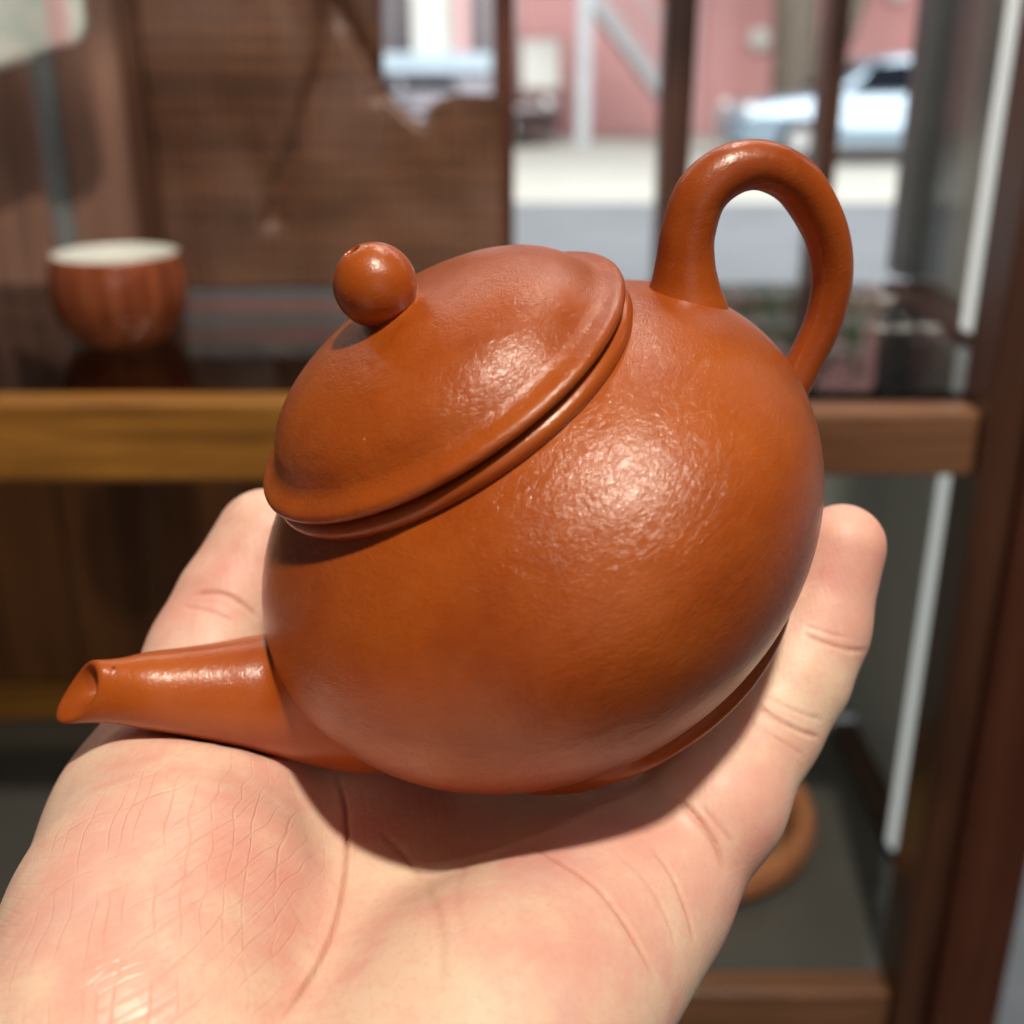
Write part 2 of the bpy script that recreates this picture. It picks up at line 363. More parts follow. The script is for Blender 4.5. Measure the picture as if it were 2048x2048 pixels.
def crease(pts, depth, width, bulge=0.25, red=0.5):
    L = on_skin(catmull(pts, 6))
    if len(L) < 2: return
    m = width*0.62e-3; bulge *= 0.25; depth *= 0.72; idx = np.nonzero(((V > L.min(0)-5*m) & (V < L.max(0)+5*m)).all(1))[0]
    dd, t = seg_dist(V[idx], L); fade = np.clip(np.minimum(t, 1-t)*7, 0, 1)
    disp[idx] += fade*1e-3*depth*(-np.exp(-(dd/m)**2)+bulge*np.exp(-((dd-2.0*m)/(1.3*m))**2))
    dark[idx] = np.maximum(dark[idx], red*fade*np.exp(-(dd/(m*1.1))**2))
# long line round the ball of the thumb, palm lines
crease([(672, 1540), (690, 1610), (694, 1690), (686, 1780), (662, 1870), (618, 1960), (555, 2050)], 1.1, 0.5, 0.2, 0.75)
crease([(1062, 1694), (1120, 1725), (1185, 1768), (1235, 1825), (1275, 1890), (1312, 1960)], 0.55, 0.6, 0.25, 0.5)
crease([(1300, 1690), (1345, 1755), (1375, 1830), (1392, 1895)], 0.4, 0.6, 0.3, 0.35)
crease([(1225, 1700), (1290, 1760), (1335, 1840), (1352, 1900)], 0.22, 0.5, 0.2, 0.2)
crease([(1350, 1590), (1395, 1640), (1430, 1690), (1452, 1745)], 0.75, 0.7, 0.35, 0.5)
crease([(1400, 1610), (1435, 1650), (1470, 1690)], 0.3, 0.45, 0.3, 0.3)
crease([(1508, 1405), (1550, 1436), (1600, 1462), (1640, 1476)], 0.6, 0.55, 0.4, 0.45)
crease([(1525, 1388), (1570, 1412), (1612, 1430), (1650, 1440)], 0.3, 0.4, 0.3, 0.3)
crease([(1490, 1430), (1535, 1465), (1575, 1490), (1610, 1512)], 0.25, 0.4, 0.3, 0.25)
crease([(1605, 1268), (1650, 1286), (1700, 1300), (1740, 1302)], 0.45, 0.5, 0.35, 0.4)
crease([(1605, 1250), (1655, 1266), (1700, 1276)], 0.2, 0.35, 0.3, 0.3)
crease([(385, 1190), (435, 1186), (480, 1205), (520, 1238)], 0.45, 0.6, 0.5, 0.4)
crease([(360, 1212), (415, 1222), (470, 1245)], 0.2, 0.5, 0.3, 0.2)
crease([(842, 1735), (868, 1800), (885, 1880), (880, 1990)], 0.25, 1.0, 0.2, 0.15)
crease([(930, 1720), (915, 1790), (930, 1880)], 0.18, 1.0, 0.2, 0.12)
crease([(760, 1660), (800, 1700), (845, 1760), (870, 1840)], 0.3, 0.9, 0.2, 0.2)
crease([(1010, 1960), (1080, 1900), (1160, 1880)], 0.12, 0.8, 0.2, 0.1)
crease([(530, 2050), (600, 1985), (700, 1960)], 0.15, 0.7, 0.2, 0.1)
# weaker folds crossing the ball of the thumb
fold = random.Random(11)
for i in range(10):
    x0 = 250+fold.uniform(0, 300); y0 = 1580+fold.uniform(0, 160); ln = fold.uniform(180, 420)
    crease([(x0, y0), (x0+ln*.2, y0+ln*.42), (x0+ln*.36+fold.uniform(-15, 15), y0+ln*.8), (x0+ln*.46, y0+ln*1.05)], 0.045, 0.28, 0.35, 0.10)
for i in range(9):
    x0 = 60+fold.uniform(0, 150); y0 = 1690+fold.uniform(0, 330); ln = fold.uniform(200, 420)
    crease([(x0, y0), (x0+ln*.45, y0-ln*.33), (x0+ln*.9, y0-ln*.52+fold.uniform(-15, 15))], 0.04, 0.28, 0.35, 0.08)
V = V+N*disp[:, None]
def blob(px, py, rad, amt):
    L = on_skin([(px, py)])
    if len(L): flush[:] += amt*np.exp(-(np.linalg.norm(V-L[0], axis=1)/(rad*1e-3))**2)
for b in [(1670, 1180, 7, .7), (1700, 1050, 6, .35), (1600, 1480, 6, .3), (1660, 1290, 5, .5), (1500, 1600, 8, .4), (400, 1180, 8, .5), (500, 1100, 7, .25), (450, 1560, 14, .5), (330, 1640, 12, .3), (250, 1760, 9, .4), (1200, 1680, 14, .45),
          (1150, 1780, 12, .3), (560, 1780, 12, .3), (900, 1950, 12, -.4), (850, 1780, 9, -.5), (180, 1950, 10, .25), (750, 1900, 10, .2), (1100, 1980, 12, .15), (110, 1650, 10, -.3)]: blob(*b)
hand_me = bpy.data.meshes.new('hand')
hand_me.vertices.add(len(V)); hand_me.vertices.foreach_set('co', V.ravel().astype(np.float32))
hand_me.loops.add(Q.size); hand_me.loops.foreach_set('vertex_index', Q.ravel().astype(np.int32))
hand_me.polygons.add(len(Q)); hand_me.polygons.foreach_set('loop_start', np.arange(0, Q.size, 4, dtype=np.int32))
hand_me.update(calc_edges=True); hand_me.validate()
hand_me.polygons.foreach_set('use_smooth', [True]*len(hand_me.polygons))
thn = np.zeros(len(V))
for px, py, rad in ((330, 1700, 19), (300, 1880, 24), (200, 2000, 24), (500, 1640, 14)):
    L = on_skin([(px, py)])
    if len(L): thn = np.maximum(thn, np.exp(-(np.linalg.norm(V-L[0], axis=1)/(rad*1e-3))**2))
for nm, arr in (('flush', flush), ('crease', dark), ('thenar', thn)):
    a = hand_me.attributes.new(nm, 'FLOAT', 'POINT'); a.data.foreach_set('value', arr.astype(np.float32))
def skin():
    t = NT('skin'); v = t.coord(); at = t.n('ShaderNodeAttribute', attribute_name='flush'); ac = t.n('ShaderNodeAttribute', attribute_name='crease')
    m1 = t.noise(v, 60, 4, 0.6); m2 = t.noise(v, 190, 3, 0.6); m3 = t.noise(t.coord((1, 1, 1), (.5, .2, 1)), 48, 3, 0.5)
    f = t.math('ADD', t.math('ADD', t.math('SUBTRACT', t.math('MULTIPLY', m1, 0.88), 0.12), t.math('MULTIPLY', m2, 0.50)), t.math('MULTIPLY', at.outputs['Fac'], 0.30))
    c = t.ramp(f, [(0.32, (0.79, 0.61, 0.445)), (0.50, (0.79, 0.555, 0.42)), (0.66, (0.77, 0.455, 0.36)), (0.92, (0.73, 0.35, 0.285))])
    c = t.mix(t.math('MULTIPLY', t.ramp(m3, [(0.55, 0.0), (0.75, 1.0)]), 0.25), c, (0.58, 0.42, 0.44))
    cap_ = t.noise(v, 900, 3, 0.7); c = t.mix(t.math('MULTIPLY', t.ramp(cap_, [(0.5, 0.0), (0.75, 1.0)]), 0.34), c, (0.72, 0.32, 0.25))
    c = t.mix(t.math('MULTIPLY', ac.outputs['Fac'], 0.75), c, (0.42, 0.12, 0.055))
    # fine lines: irregular nearly parallel scores in two directions, over tiny ridges
    def lines(direction, scale, wscale, wamt, thr, seed):
        dp = t.n('ShaderNodeVectorMath', operation='DOT_PRODUCT'); t.l(v, dp.inputs[0]); dp.inputs[1].default_value = direction
        wv = t.noise(t.coord((1, 1, 1), (seed, seed*.7, 0)), wscale, 2); u = t.math('ADD', dp.outputs['Value'], t.math('MULTIPLY', wv, wamt))
        dd = t.vor(u, scale, 'DISTANCE_TO_EDGE', 1.0, '1D'); li = t.ramp(dd, [(0.0, 1.0), (thr, 0.0)])
        brk = t.ramp(t.noise(t.coord((1, 1, 1), (0, seed, .4)), 75, 2), [(0.36, 0.0), (0.52, 1.0)]); return t.math('MULTIPLY', li, brk)
    la = lines((-0.96, -0.103, -0.26), 380, 60, 0.006, 0.06, 0.3); lb = lines((0.47, -0.324, -0.818), 330, 60, 0.006, 0.06, 1.1)
    lc = lines((0.30, -0.35, -0.88), 900, 90, 0.002, 0.16, 2.0)
    cell = t.vor(t.coord((1, 1, 1), (.2, .5, .3)), 900, 'DISTANCE_TO_EDGE')
    wv = t.n('ShaderNodeTexWave', wave_type='BANDS', bands_direction='DIAGONAL'); t.l(t.coord((1, -1, 1)), wv.inputs['Vector'])
    wv.inputs['Scale'].default_value = 520; wv.inputs['Distortion'].default_value = 5.0; wv.inputs['Detail'].default_value = 2.0; wv.inputs['Detail Scale'].default_value = 0.35
    h = t.math('MULTIPLY', t.math('MINIMUM', cell, 0.12), 0.9)
    h = t.math('ADD', h, t.math('MULTIPLY', wv.outputs['Fac'], 0.10))
    h = t.math('ADD', h, t.math('MULTIPLY', t.noise(v, 1400, 3, 0.6), 0.25))
    ln = t.math('ADD', t.math('ADD', la, lb), t.math('MULTIPLY', lc, 0.5)); th = t.n('ShaderNodeAttribute', attribute_name='thenar'); ln = t.math('MULTIPLY', ln, t.math('ADD', th.outputs['Fac'], 0.10)); h = t.math('SUBTRACT', h, t.math('MULTIPLY', ln, 1.15))
    c = t.mix(t.math('MULTIPLY', ln, 0.13, True), c, (0.75, 0.40, 0.26))
    t.set(Base_Color=c, Roughness=t.math('SUBTRACT', t.ramp(t.noise(v, 300, 3), [(0.3, 0.43), (0.7, 0.56)]), t.math('MULTIPLY', th.outputs['Fac'], 0.09)), Specular_IOR_Level=0.5,
          Subsurface_Weight=0.35, Subsurface_Radius=(1.0, 0.32, 0.16), Subsurface_Scale=0.0032, Normal=t.bump(h, 0.5, 0.0002)); return t.m
hand_me.materials.append(skin())
hand = link(bpy.data.objects.new('hand', hand_me))
tag(hand, 'pale left hand held palm up, thumb and little finger cradling the clay teapot', 'hand')

# ------------------------------------------------------------------ display cabinet behind
W_DARK = wood('dark_walnut', (0.030, 0.011, 0.006), (0.105, 0.042, 0.022), 0.4)
W_BACK = wood('weathered_board', (0.085, 0.042, 0.031), (0.28, 0.15, 0.11), 0.4)
W_RAIL = wood('honey_wood', (0.065, 0.020, 0.004), (0.48, 0.215, 0.036), 0.3, 'x', 1.0, 1.0, 0.5)
W_RAILB = wood('red_brown_wood', (0.085, 0.036, 0.016), (0.30, 0.145, 0.075), 0.35, 'x')
W_LOW = wood('lower_panel_wood', (0.045, 0.015, 0.004), (0.24, 0.088, 0.024), 0.5, 'z', 0.5)
W_POST = wood('mahogany', (0.045, 0.013, 0.007), (0.12, 0.040, 0.022), 0.3)
W_SLAB = wood('root_slab_wood', (0.036, 0.014, 0.007), (0.165, 0.066, 0.030), 0.55, 'x', 0.6, 1.3, 0.08)
def weave(m):
    nt = m.node_tree; b = nt.nodes['Principled BSDF'] if 'Principled BSDF' in nt.nodes else [n for n in nt.nodes if n.type == 'BSDF_PRINCIPLED'][0]
    src = b.inputs['Base Color'].links[0].from_socket; tc = nt.nodes.new('ShaderNodeTexCoord')
    for dr, sc_ in (('X', 46), ('Z', 30)):
        wv = nt.nodes.new('ShaderNodeTexWave'); wv.bands_direction = dr; wv.inputs['Scale'].default_value = sc_; wv.inputs['Distortion'].default_value = 1.5
        nt.links.new(tc.outputs['Object'], wv.inputs['Vector']); mx = nt.nodes.new('ShaderNodeMix'); mx.data_type = 'RGBA'; mx.blend_type = 'MULTIPLY'; mx.inputs[0].default_value = 0.30
        nt.links.new(src, mx.inputs[6]); nt.links.new(wv.outputs['Color'], mx.inputs[7]); src = mx.outputs[2]
    nt.links.new(src, b.inputs['Base Color'])
weave(W_SLAB)
def glass_mat(name, tint, amt):
    t = NT(name); tr = t.n('ShaderNodeBsdfTransparent'); tr.inputs[0].default_value = (*tint, 1)
    gl = t.n('ShaderNodeBsdfGlossy'); gl.inputs['Roughness'].default_value = 0.02
    fr = t.n('ShaderNodeFresnel'); fr.inputs['IOR'].default_value = 1.45; mx = t.n('ShaderNodeMixShader')
    t.l(t.math('MULTIPLY', fr.outputs[0], amt), mx.inputs[0]); t.l(tr.outputs[0], mx.inputs[1]); t.l(gl.outputs[0], mx.inputs[2]); t.l(mx.outputs[0], t.out.inputs[0]); return t.m
GLASS = glass_mat('window_glass', (0.96, 0.97, 0.97), 1.0); SGLASS = glass_mat('side_glass', (0.90, 0.91, 0.90), 0.25); SMOKE = glass_mat('smoked_glass', (0.62, 0.63, 0.60), 1.15)
GREYB = plain('grey_laminate', (0.088, 0.088, 0.080), 0.12, 0.06, 20); GREYP = plain('grey_board', (0.48, 0.51, 0.50), 0.5, 0.06, 8)
WHITE = plain('white_metal', (0.86, 0.88, 0.87), 0.35, 0.03); GREYM = plain('grey_metal', (0.15, 0.16, 0.165), 0.4, 0.1)

cab = empty('display_cabinet', (0, 0.63, 0))
tag(cab, 'dark wood display cabinet with smoked glass shelves and honey coloured rail', 'cabinet')
def cpart(name, x0, x1, y0, y1, z0, z1, m, bevel=0.0015, label=None):
    o = box(name, x0, x1, y0-0.63, y1-0.63, z0, z1, m, cab, bevel)
    if label: o['label'] = label
    return o
cpart('glass_shelf', -0.62, 0.244, 0.512, 0.782, 1.346, 1.356, SMOKE)
cpart('lower_shelf', -0.62, 0.244, 0.512, 0.782, 1.008, 1.018, GREYB)
cpart('shelf_rail', -0.62, 0.02, 0.492, 0.511, 1.319, 1.357, W_RAIL, 0.003, 'honey coloured rail of the left half')
cpart('shelf_rail', 0.0205, 0.2080, 0.492, 0.511, 1.322, 1.353, W_RAILB, 0.003, 'brown rail of the right half')
cpart('shelf_rail', -0.62, 0.2080, 0.492, 0.511, 0.985, 1.022, W_RAILB, 0.003)
cpart('side_rail', 0.245, 0.275, 0.521, 0.770, 1.328, 1.360, W_DARK, 0.002)
cpart('side_rail', 0.245, 0.275, 0.521, 0.770, 0.990, 1.023, W_DARK, 0.002)
cpart('corner_post', 0.2085, 0.226, 0.486, 0.520, 0.2, 1.78, W_DARK, 0.002)
cpart('corner_post', 0.2262, 0.262, 0.478, 0.5205, 0.2, 1.78, W_POST, 0.004)
cpart('corner_post', 0.256, 0.283, 0.771, 0.80, 1.361, 1.78, GREYM, 0.002)
cpart('grey_panel', 0.0025, 0.276, 0.783, 0.797, 1.019, 1.327, GREYP, 0.001)
tl = NT('glow_strip_tone'); tl.set(Base_Color=(0.8, 0.82, 0.8), Emission_Color=(0.93, 1.0, 0.97), Emission_Strength=0.38, Roughness=0.5)  # pale edge strip given an added glow for brightness; no lamp known here
cpart('glow_strip', 0.2430, 0.2590, 0.612, 0.622, 1.361, 1.70, tl.m, 0.001)
cpart('glow_strip', 0.2430, 0.2590, 0.612, 0.622, 1.024, 1.327, tl.m, 0.001)
cpart('side_pane', 0.2625, 0.2655, 0.522, 0.769, 1.361, 1.72, SGLASS, 0)
cpart('side_panel', 0.2625, 0.2700, 0.522, 0.769, 1.024, 1.327, GREYP, 0)
cpart('top_shade_board', -0.62, 0.276, 0.486, 0.80, 1.79, 1.815, W_DARK, 0.002)  # unseen board, added to keep the street light off the pot
xs = [-0.62, -0.50, -0.42, -0.356, -0.305]
for a, b in zip(xs[:-1], xs[1:]): cpart('back_board', a+0.001, b-0.001, 0.783, 0.797, 1.340, 1.788, W_BACK, 0.002)
cpart('back_board', -0.289, -0.2445, 0.783, 0.797, 1.340, 1.788, W_BACK, 0.002)
cpart('back_strip', -0.304, -0.290, 0.788, 0.796, 1.340, 1.788, GREYM, 0.001)
cpart('stile', -0.2435, -0.2265, 0.770, 0.80, 1.340, 1.788, W_DARK, 0.002)
xs = [-0.62, -0.53, -0.455, -0.385, -0.33, -0.262, -0.20, -0.12, -0.05, 0.0]
for a, b in zip(xs[:-1], xs[1:]): cpart('lower_panel', a+0.0008, b-0.0008, 0.783, 0.797, 1.048, 1.338, W_LOW, 0.002)
cpart('lower_rail', -0.62, 0.0, 0.776, 0.80, 1.0185, 1.046, W_RAIL, 0.002)
cpart('stile', -0.0115, 0.0015, 0.770, 0.80, 1.048, 1.788, W_POST, 0.002)

win = empty('shop_window', (0, 0.83, 0)); tag(win, 'shop window in thin dark brown frames behind the cabinet, looking onto the street', 'window')
def wpart(name, x0, x1, y0, y1, z0, z1, m, bevel=0.0015): return box(name, x0, x1, y0-0.83, y1-0.83, z0, z1, m, win, bevel)
wpart('mullion', 0.0985, 0.1130, 0.802, 0.83, 0.4, 1.86, W_DARK); wpart('mullion', 0.1132, 0.1200, 0.812, 0.83, 0.4, 1.86, W_POST)
wpart('mullion', 0.2035, 0.2160, 0.802, 0.83, 0.4, 1.86, W_DARK)
wpart('head', -0.9, 0.29, 0.802, 0.84, 1.861, 2.0, W_DARK); wpart('sill', -0.9, 0.29, 0.802, 0.86, 0.33, 0.40, W_DARK)
wpart('pane', -0.9, 0.29, 0.832, 0.836, 0.401, 1.860, GLASS, 0)

# root slab standing on the shelf behind the cup, with a broken upper edge
def slab():
    out = [(-0.225, 1.357), (-0.2255, 1.66), (-0.16, 1.70), (-0.10, 1.72), (-0.079, 1.66), (-0.078, 1.56), (-0.080, 1.482), (-0.072, 1.470), (-0.060, 1.460), (-0.0535, 1.456), (-0.0525, 1.468),
           (-0.046, 1.473), (-0.034, 1.4765), (-0.006, 1.4755), (-0.005, 1.357)]
    from mathutils.geometry import tessellate_polygon
    bm = bmesh.new(); vs = [bm.verts.new((x, 0, z)) for x, z in out]
    for tri in tessellate_polygon([[Vector((x, z, 0)) for x, z in out]]): bm.faces.new([vs[q] for q in tri])
    for _ in range(5):
        bmesh.ops.subdivide_edges(bm, edges=[e for e in bm.edges if e.calc_length() > 0.006], cuts=1)
        bmesh.ops.triangulate(bm, faces=bm.faces[:])
    front = bm.faces[:]; r = bmesh.ops.extrude_face_region(bm, geom=front)
    for v in [g_ for g_ in r['geom'] if isinstance(g_, bmesh.types.BMVert)]: v.co.y += 0.016
    crk = [np.array([(-0.107, 1.56), (-0.113, 1.50), (-0.130, 1.455), (-0.150, 1.42), (-0.153, 1.40)]), np.array([(-0.110, 1.535), (-0.092, 1.50), (-0.080, 1.478)])]
    from mathutils import noise as mn
    for v in bm.verts:
        if v.co.y < 0.008:
            p = np.array([v.co.x, v.co.z]); dmin = 1
            for L in crk:
                for i in range(len(L)-1):
                    ab = L[i+1]-L[i]; t = np.clip((p-L[i])@ab/(ab@ab), 0, 1); dmin = min(dmin, np.linalg.norm(p-L[i]-t*ab))
            v.co.y += 0.009*math.exp(-(dmin/0.0045)**2)-0.007*mn.noise(Vector((v.co.x*18, 0, v.co.z*15)))-0.0012*mn.noise(Vector((v.co.x*70, 3, v.co.z*30)))
    return bm
sl = bm_obj('wood_slab', slab(), W_SLAB, None, True, (0, 0.757, 0))
tag(sl, 'brown root wood slab with broken upper edge leaning at the back of the shelf behind the cup', 'wood slab')

# cup on the shelf
def cup_mat():
    t = NT('striped_cup_glaze'); tc = t.n('ShaderNodeTexCoord'); sp = t.n('ShaderNodeSeparateXYZ'); t.l(tc.outputs['Object'], sp.inputs[0])
    ang = t.math('ARCTAN2', sp.outputs[1], sp.outputs[0]); st = t.noise(t.coord((90, 90, 4)), 1.6, 4, 0.7)
    t.set(Base_Color=t.ramp(st, [(0.35, (0.12, 0.026, 0.010)), (0.5, (0.22, 0.055, 0.021)), (0.65, (0.28, 0.085, 0.035))]), Roughness=0.12, Coat_Weight=0.6, Coat_Roughness=0.06); return t.m
cup = empty('tea_cup', (-0.2085, 0.616, 1.3565)); tag(cup, 'small brown tea cup with white inside standing on the smoked glass shelf', 'cup')
lathe('bowl', catmull([(0, 0.004), (0.018, 0.004), (0.0215, 0.0), (0.0250, 0.0015), (0.0312, 0.010), (0.0355, 0.021), (0.0362, 0.031), (0.0350, 0.040), (0.0332, 0.0455), (0.0322, 0.0460)], 4), cup_mat(), cup, 96)
lathe('lining', catmull([(0.0321, 0.0460), (0.0312, 0.0452), (0.0325, 0.038), (0.0330, 0.030), (0.0300, 0.018), (0.020, 0.009), (0, 0.0075)], 4), plain('white_glaze', (0.78, 0.80, 0.76), 0.15, 0.02), cup, 96)
# terracotta dish on the lower shelf
dish = empty('terracotta_dish', (0.112, 0.645, 1.0185)); tag(dish, 'round terracotta dish on the lower glass shelf, half hidden by the hand', 'dish')
TC = plain('terracotta', (0.42, 0.17, 0.075), 0.5, 0.12, 60)
lathe('rim', catmull([(0.066, 0.008), (0.070, 0.002), (0.078, 0.0), (0.086, 0.006), (0.0875, 0.016), (0.084, 0.024), (0.078, 0.025), (0.073, 0.018), (0.070, 0.010)], 4), TC, dish, 96)
lathe('bottom', [(0, 0.004), (0.066, 0.004), (0.0675, 0.008), (0.064, 0.0105), (0, 0.0105)], plain('ochre_reflection', (0.30, 0.20, 0.07), 0.3, 0.15, 60), dish, 96)  # yellowish reflection inside the dish, painted as an ochre bottom
# hanging paper tag
def paper():
    t = NT('striped_paper'); tc = t.n('ShaderNodeTexCoord'); sp = t.n('ShaderNodeSeparateXYZ'); t.l(tc.outputs['Object'], sp.inputs[0])
    x = sp.outputs[0]; st = t.math('MULTIPLY', t.math('GREATER_THAN', x, 0.004), t.math('LESS_THAN', x, 0.0165))
    gr = t.ramp(t.noise(t.coord(), 50, 3), [(0.35, (0.66, 0.78, 0.73)), (0.6, (0.86, 0.88, 0.84))])
    t.set(Base_Color=t.mix(st, gr, (0.86, 0.62, 0.62)), Roughness=0.6); return t.m
def paper_bm():
    bm = bmesh.new(); nx, nz = 24, 16; g_ = {}
    for i in range(nx+1):
        for j in range(nz+1):
            u = i/nx; v_ = j/nz; x = -0.045+u*0.071; zb = -0.013+0.018*u+0.010*max(0, (u-0.86)/0.14)**2
            z = zb+v_*(0.09-zb); y = 0.006*math.sin(u*5)+0.010*max(0, u-0.8)*5*(1-v_)*0.6
            g_[i, j] = bm.verts.new((x, y, z))
    for i in range(nx):
        for j in range(nz): bm.faces.new((g_[i, j], g_[i+1, j], g_[i+1, j+1], g_[i, j+1]))
    r = bmesh.ops.solidify(bm, geom=bm.faces[:], thickness=0.0006); return bm
pt = bm_obj('paper_tag', paper_bm(), paper(), None, True, (-0.2615, 0.70, 1.5))
tag(pt, 'white paper tag with a pink stripe hanging at the top left before the boards', 'paper tag')

# ------------------------------------------------------------------ street outside
def ground_mat(name, c, scale, var=0.2):
    t = NT(name); v = t.coord(); f = t.math('ADD', t.math('MULTIPLY', t.noise(v, scale, 6, 0.65), 0.6), t.math('MULTIPLY', t.noise(v, scale*.08, 3), 0.4))
    t.set(Base_Color=t.ramp(f, [(0.3, tuple(x*(1-var) for x in c)), (0.7, tuple(x*(1+var) for x in c))]), Roughness=0.85, Normal=t.bump(f, 0.3, 0.01)); return t.m
tag(box('street', -60, 60, 0.9, 90, -0.3, 0.0, ground_mat('asphalt_shade_tone', (0.17, 0.185, 0.205), 14)), kind='structure')  # darker asphalt tone also carries the building's shade on the near street
tag(box('sunlit_pavement', -20, 20, 12.75, 27, -0.25, 0.02, ground_mat('concrete_sunlit_tone', (0.50, 0.50, 0.46), 3, 0.15)), kind='structure')  # sunlight on the far ground is painted in as paler concrete
tag(box('floor', -3, 3, -3, 0.89, -0.05, 0.05, plain('shop_floor', (0.16, 0.12, 0.09), 0.4)), kind='structure')
tag(box('wall', 0.297, 0.90, 0.842, 0.872, 1.22, 2.8, plain('grey_plaster', (0.52, 0.52, 0.49), 0.7, 0.1, 12)), 'grey plaster wall at the right end of the cabinet', 'wall')

PINK = plain('pink_render', (0.72, 0.36, 0.355), 0.8, 0.06, 3); CREAM = plain('cream_paint', (0.82, 0.83, 0.78), 0.6, 0.04, 5); PALE = plain('pale_grey_paint', (0.50, 0.53, 0.56), 0.6, 0.1, 4)
bld = empty('pink_building', (0, 24, 0)); tag(bld, 'pink rendered building with cream pillar across the street', 'building')
box('wall', -14, 16, 0, 6, 0, 9, PINK, bld)
box('pillar', 7.75, 8.25, -0.5, 0, 0, 9, CREAM, bld, 0.02)
box('pillar', -1.0, 0.10, -0.4, 0, 0, 9, PALE, bld, 0.02)
box('pillar', 3.30, 3.55, -0.4, 0, 0, 9, plain('pale_pink_paint', (0.70, 0.50, 0.50), 0.7, 0.04, 4), bld, 0.02)
def wall_lamp(x, z):
    bm = bmesh.new(); bmesh.ops.create_uvsphere(bm, u_segments=20, v_segments=12, radius=0.22)
    for v in bm.verts: v.co.y *= 0.5
    box_bm(bm, -0.06, 0.06, 0.05, 0.16, -0.06, 0.06)
    o = bm_obj('globe_lamp', bm, CREAM, bld, True, (x, -0.14, z)); return o
wall_lamp(4.72, 1.74); wall_lamp(7.25, 2.62)
# staircase
STEEL = plain('grey_steel', (0.36, 0.36, 0.38), 0.5, 0.08, 5)
stair = empty('outdoor_staircase', (1.2, 21.6, 0)); tag(stair, 'grey outdoor staircase with railing descending to the right in front of the pink building', 'staircase')
def beam(name, a, b, w_, h_, m, parent):
    a, b = Vector(a), Vector(b); d_ = (b-a); L = d_.length; bm = bmesh.new(); box_bm(bm, 0, L, -w_/2, w_/2, -h_/2, h_/2)
    q = d_.to_track_quat('X', 'Z').to_matrix().to_4x4(); bmesh.ops.transform(bm, matrix=Matrix.Translation(a) @ q, verts=bm.verts); return bm_obj(name, bm, m, parent)
beam('stringer', (0.1, -0.5, 2.45), (1.75, -0.5, 0.45), 0.06, 0.24, STEEL, stair); beam('stringer', (0.1, 0.5, 2.45), (1.75, 0.5, 0.45), 0.06, 0.24, STEEL, stair)
for i in range(11):
    f = (i+0.5)/11; box('tread', 0.1+1.65*f-0.1, 0.1+1.65*f+0.1, -0.46, 0.46, 2.47-2.0*f, 2.51-2.0*f, STEEL, stair)
for i in range(9):
    f = (i+0.5)/9; box('baluster', 0.1+1.65*f-0.015, 0.1+1.65*f+0.015, -0.52, -0.48, 2.5-2.0*f, 3.4-2.0*f, STEEL, stair)
beam('handrail', (0.1, -0.5, 3.45), (1.75, -0.5, 1.45), 0.06, 0.06, STEEL, stair)
box('landing', -1.2, 0.12, -0.56, 0.56, 2.47, 2.57, STEEL, stair)
box('column', -0.10, 0.14, -0.62, -0.57, 0.0, 3.5, PALE, stair)
# kiosk seen through the gap above the slab
kio = empty('kiosk', (-1.6, 20.5, 0)); tag(kio, 'white kiosk with pink post and pale blue counter seen above the wood slab', 'kiosk')
box('panel', -0.05, 0.62, 0.2, 0.3, 1.25, 3.2, CREAM, kio, 0.01)
box('post', 0.66, 0.90, 0.0, 0.2, 0.02, 3.2, plain('pink_paint', (0.80, 0.50, 0.50), 0.6, 0.04, 4), kio, 0.01)
box('counter', -0.85, 1.25, -0.2, 0.35, 1.20, 1.50, plain('pale_blue_paint', (0.56, 0.70, 0.82), 0.5, 0.12, 2), kio, 0.02)
box('front', -0.85, 1.25, -0.10, 0.30, 0.02, 1.195, plain('lilac_paint', (0.40, 0.38, 0.44), 0.6, 0.1, 3), kio, 0.01)
box('back', -0.95, 1.3, 0.9, 1.0, 0.02, 3.2, plain('mauve_grey_paint', (0.28, 0.25, 0.27), 0.7, 0.1, 3), kio, 0.01)
# white cabinet by the pillar
wc = empty('white_locker', (0.42, 22.2, 0)); tag(wc, 'white metal locker in full light beside the stair column', 'locker')
box('body', -0.25, 0.42, -0.2, 0.2, 0.9, 1.72, CREAM, wc, 0.02); box('leg', -0.22, -0.17, -0.15, 0.15, 0.02, 0.9, STEEL, wc); box('leg', 0.34, 0.39, -0.15, 0.15, 0.02, 0.9, STEEL, wc)
# tree
BARK = plain('bark', (0.16, 0.13, 0.10), 0.9, 0.3, 6); LEAF = plain('leaves', (0.07, 0.13, 0.05), 0.6, 0.3, 8)
tree = empty('street_tree', (4.72, 20.5, 0)); tag(tree, 'forked tree trunk behind the parked silver car', 'tree')
def tube(pts, m, name, parent):
    P = catmull(pts, 5); rr_ = []
    for i, (x, y, z, r) in enumerate(P): rr_.append([(x+r*math.cos(a), y+r*math.sin(a), z) for a in np.linspace(0, 2*math.pi, 17)[:-1]])
    return rings(name, rr_, m, parent)
tube([(0.05, 0, 0, .50), (0.0, 0, 0.6, .42), (-0.05, 0, 1.4, .38), (-0.12, 0, 2.4, .36), (-0.2, 0, 4.2, .30)], BARK, 'trunk', tree); tube([(0.2, 0, 0.7, .22), (0.62, 0, 1.5, .17), (0.95, 0, 2.6, .15), (1.2, 0, 4.0, .12)], BARK, 'branch', tree)
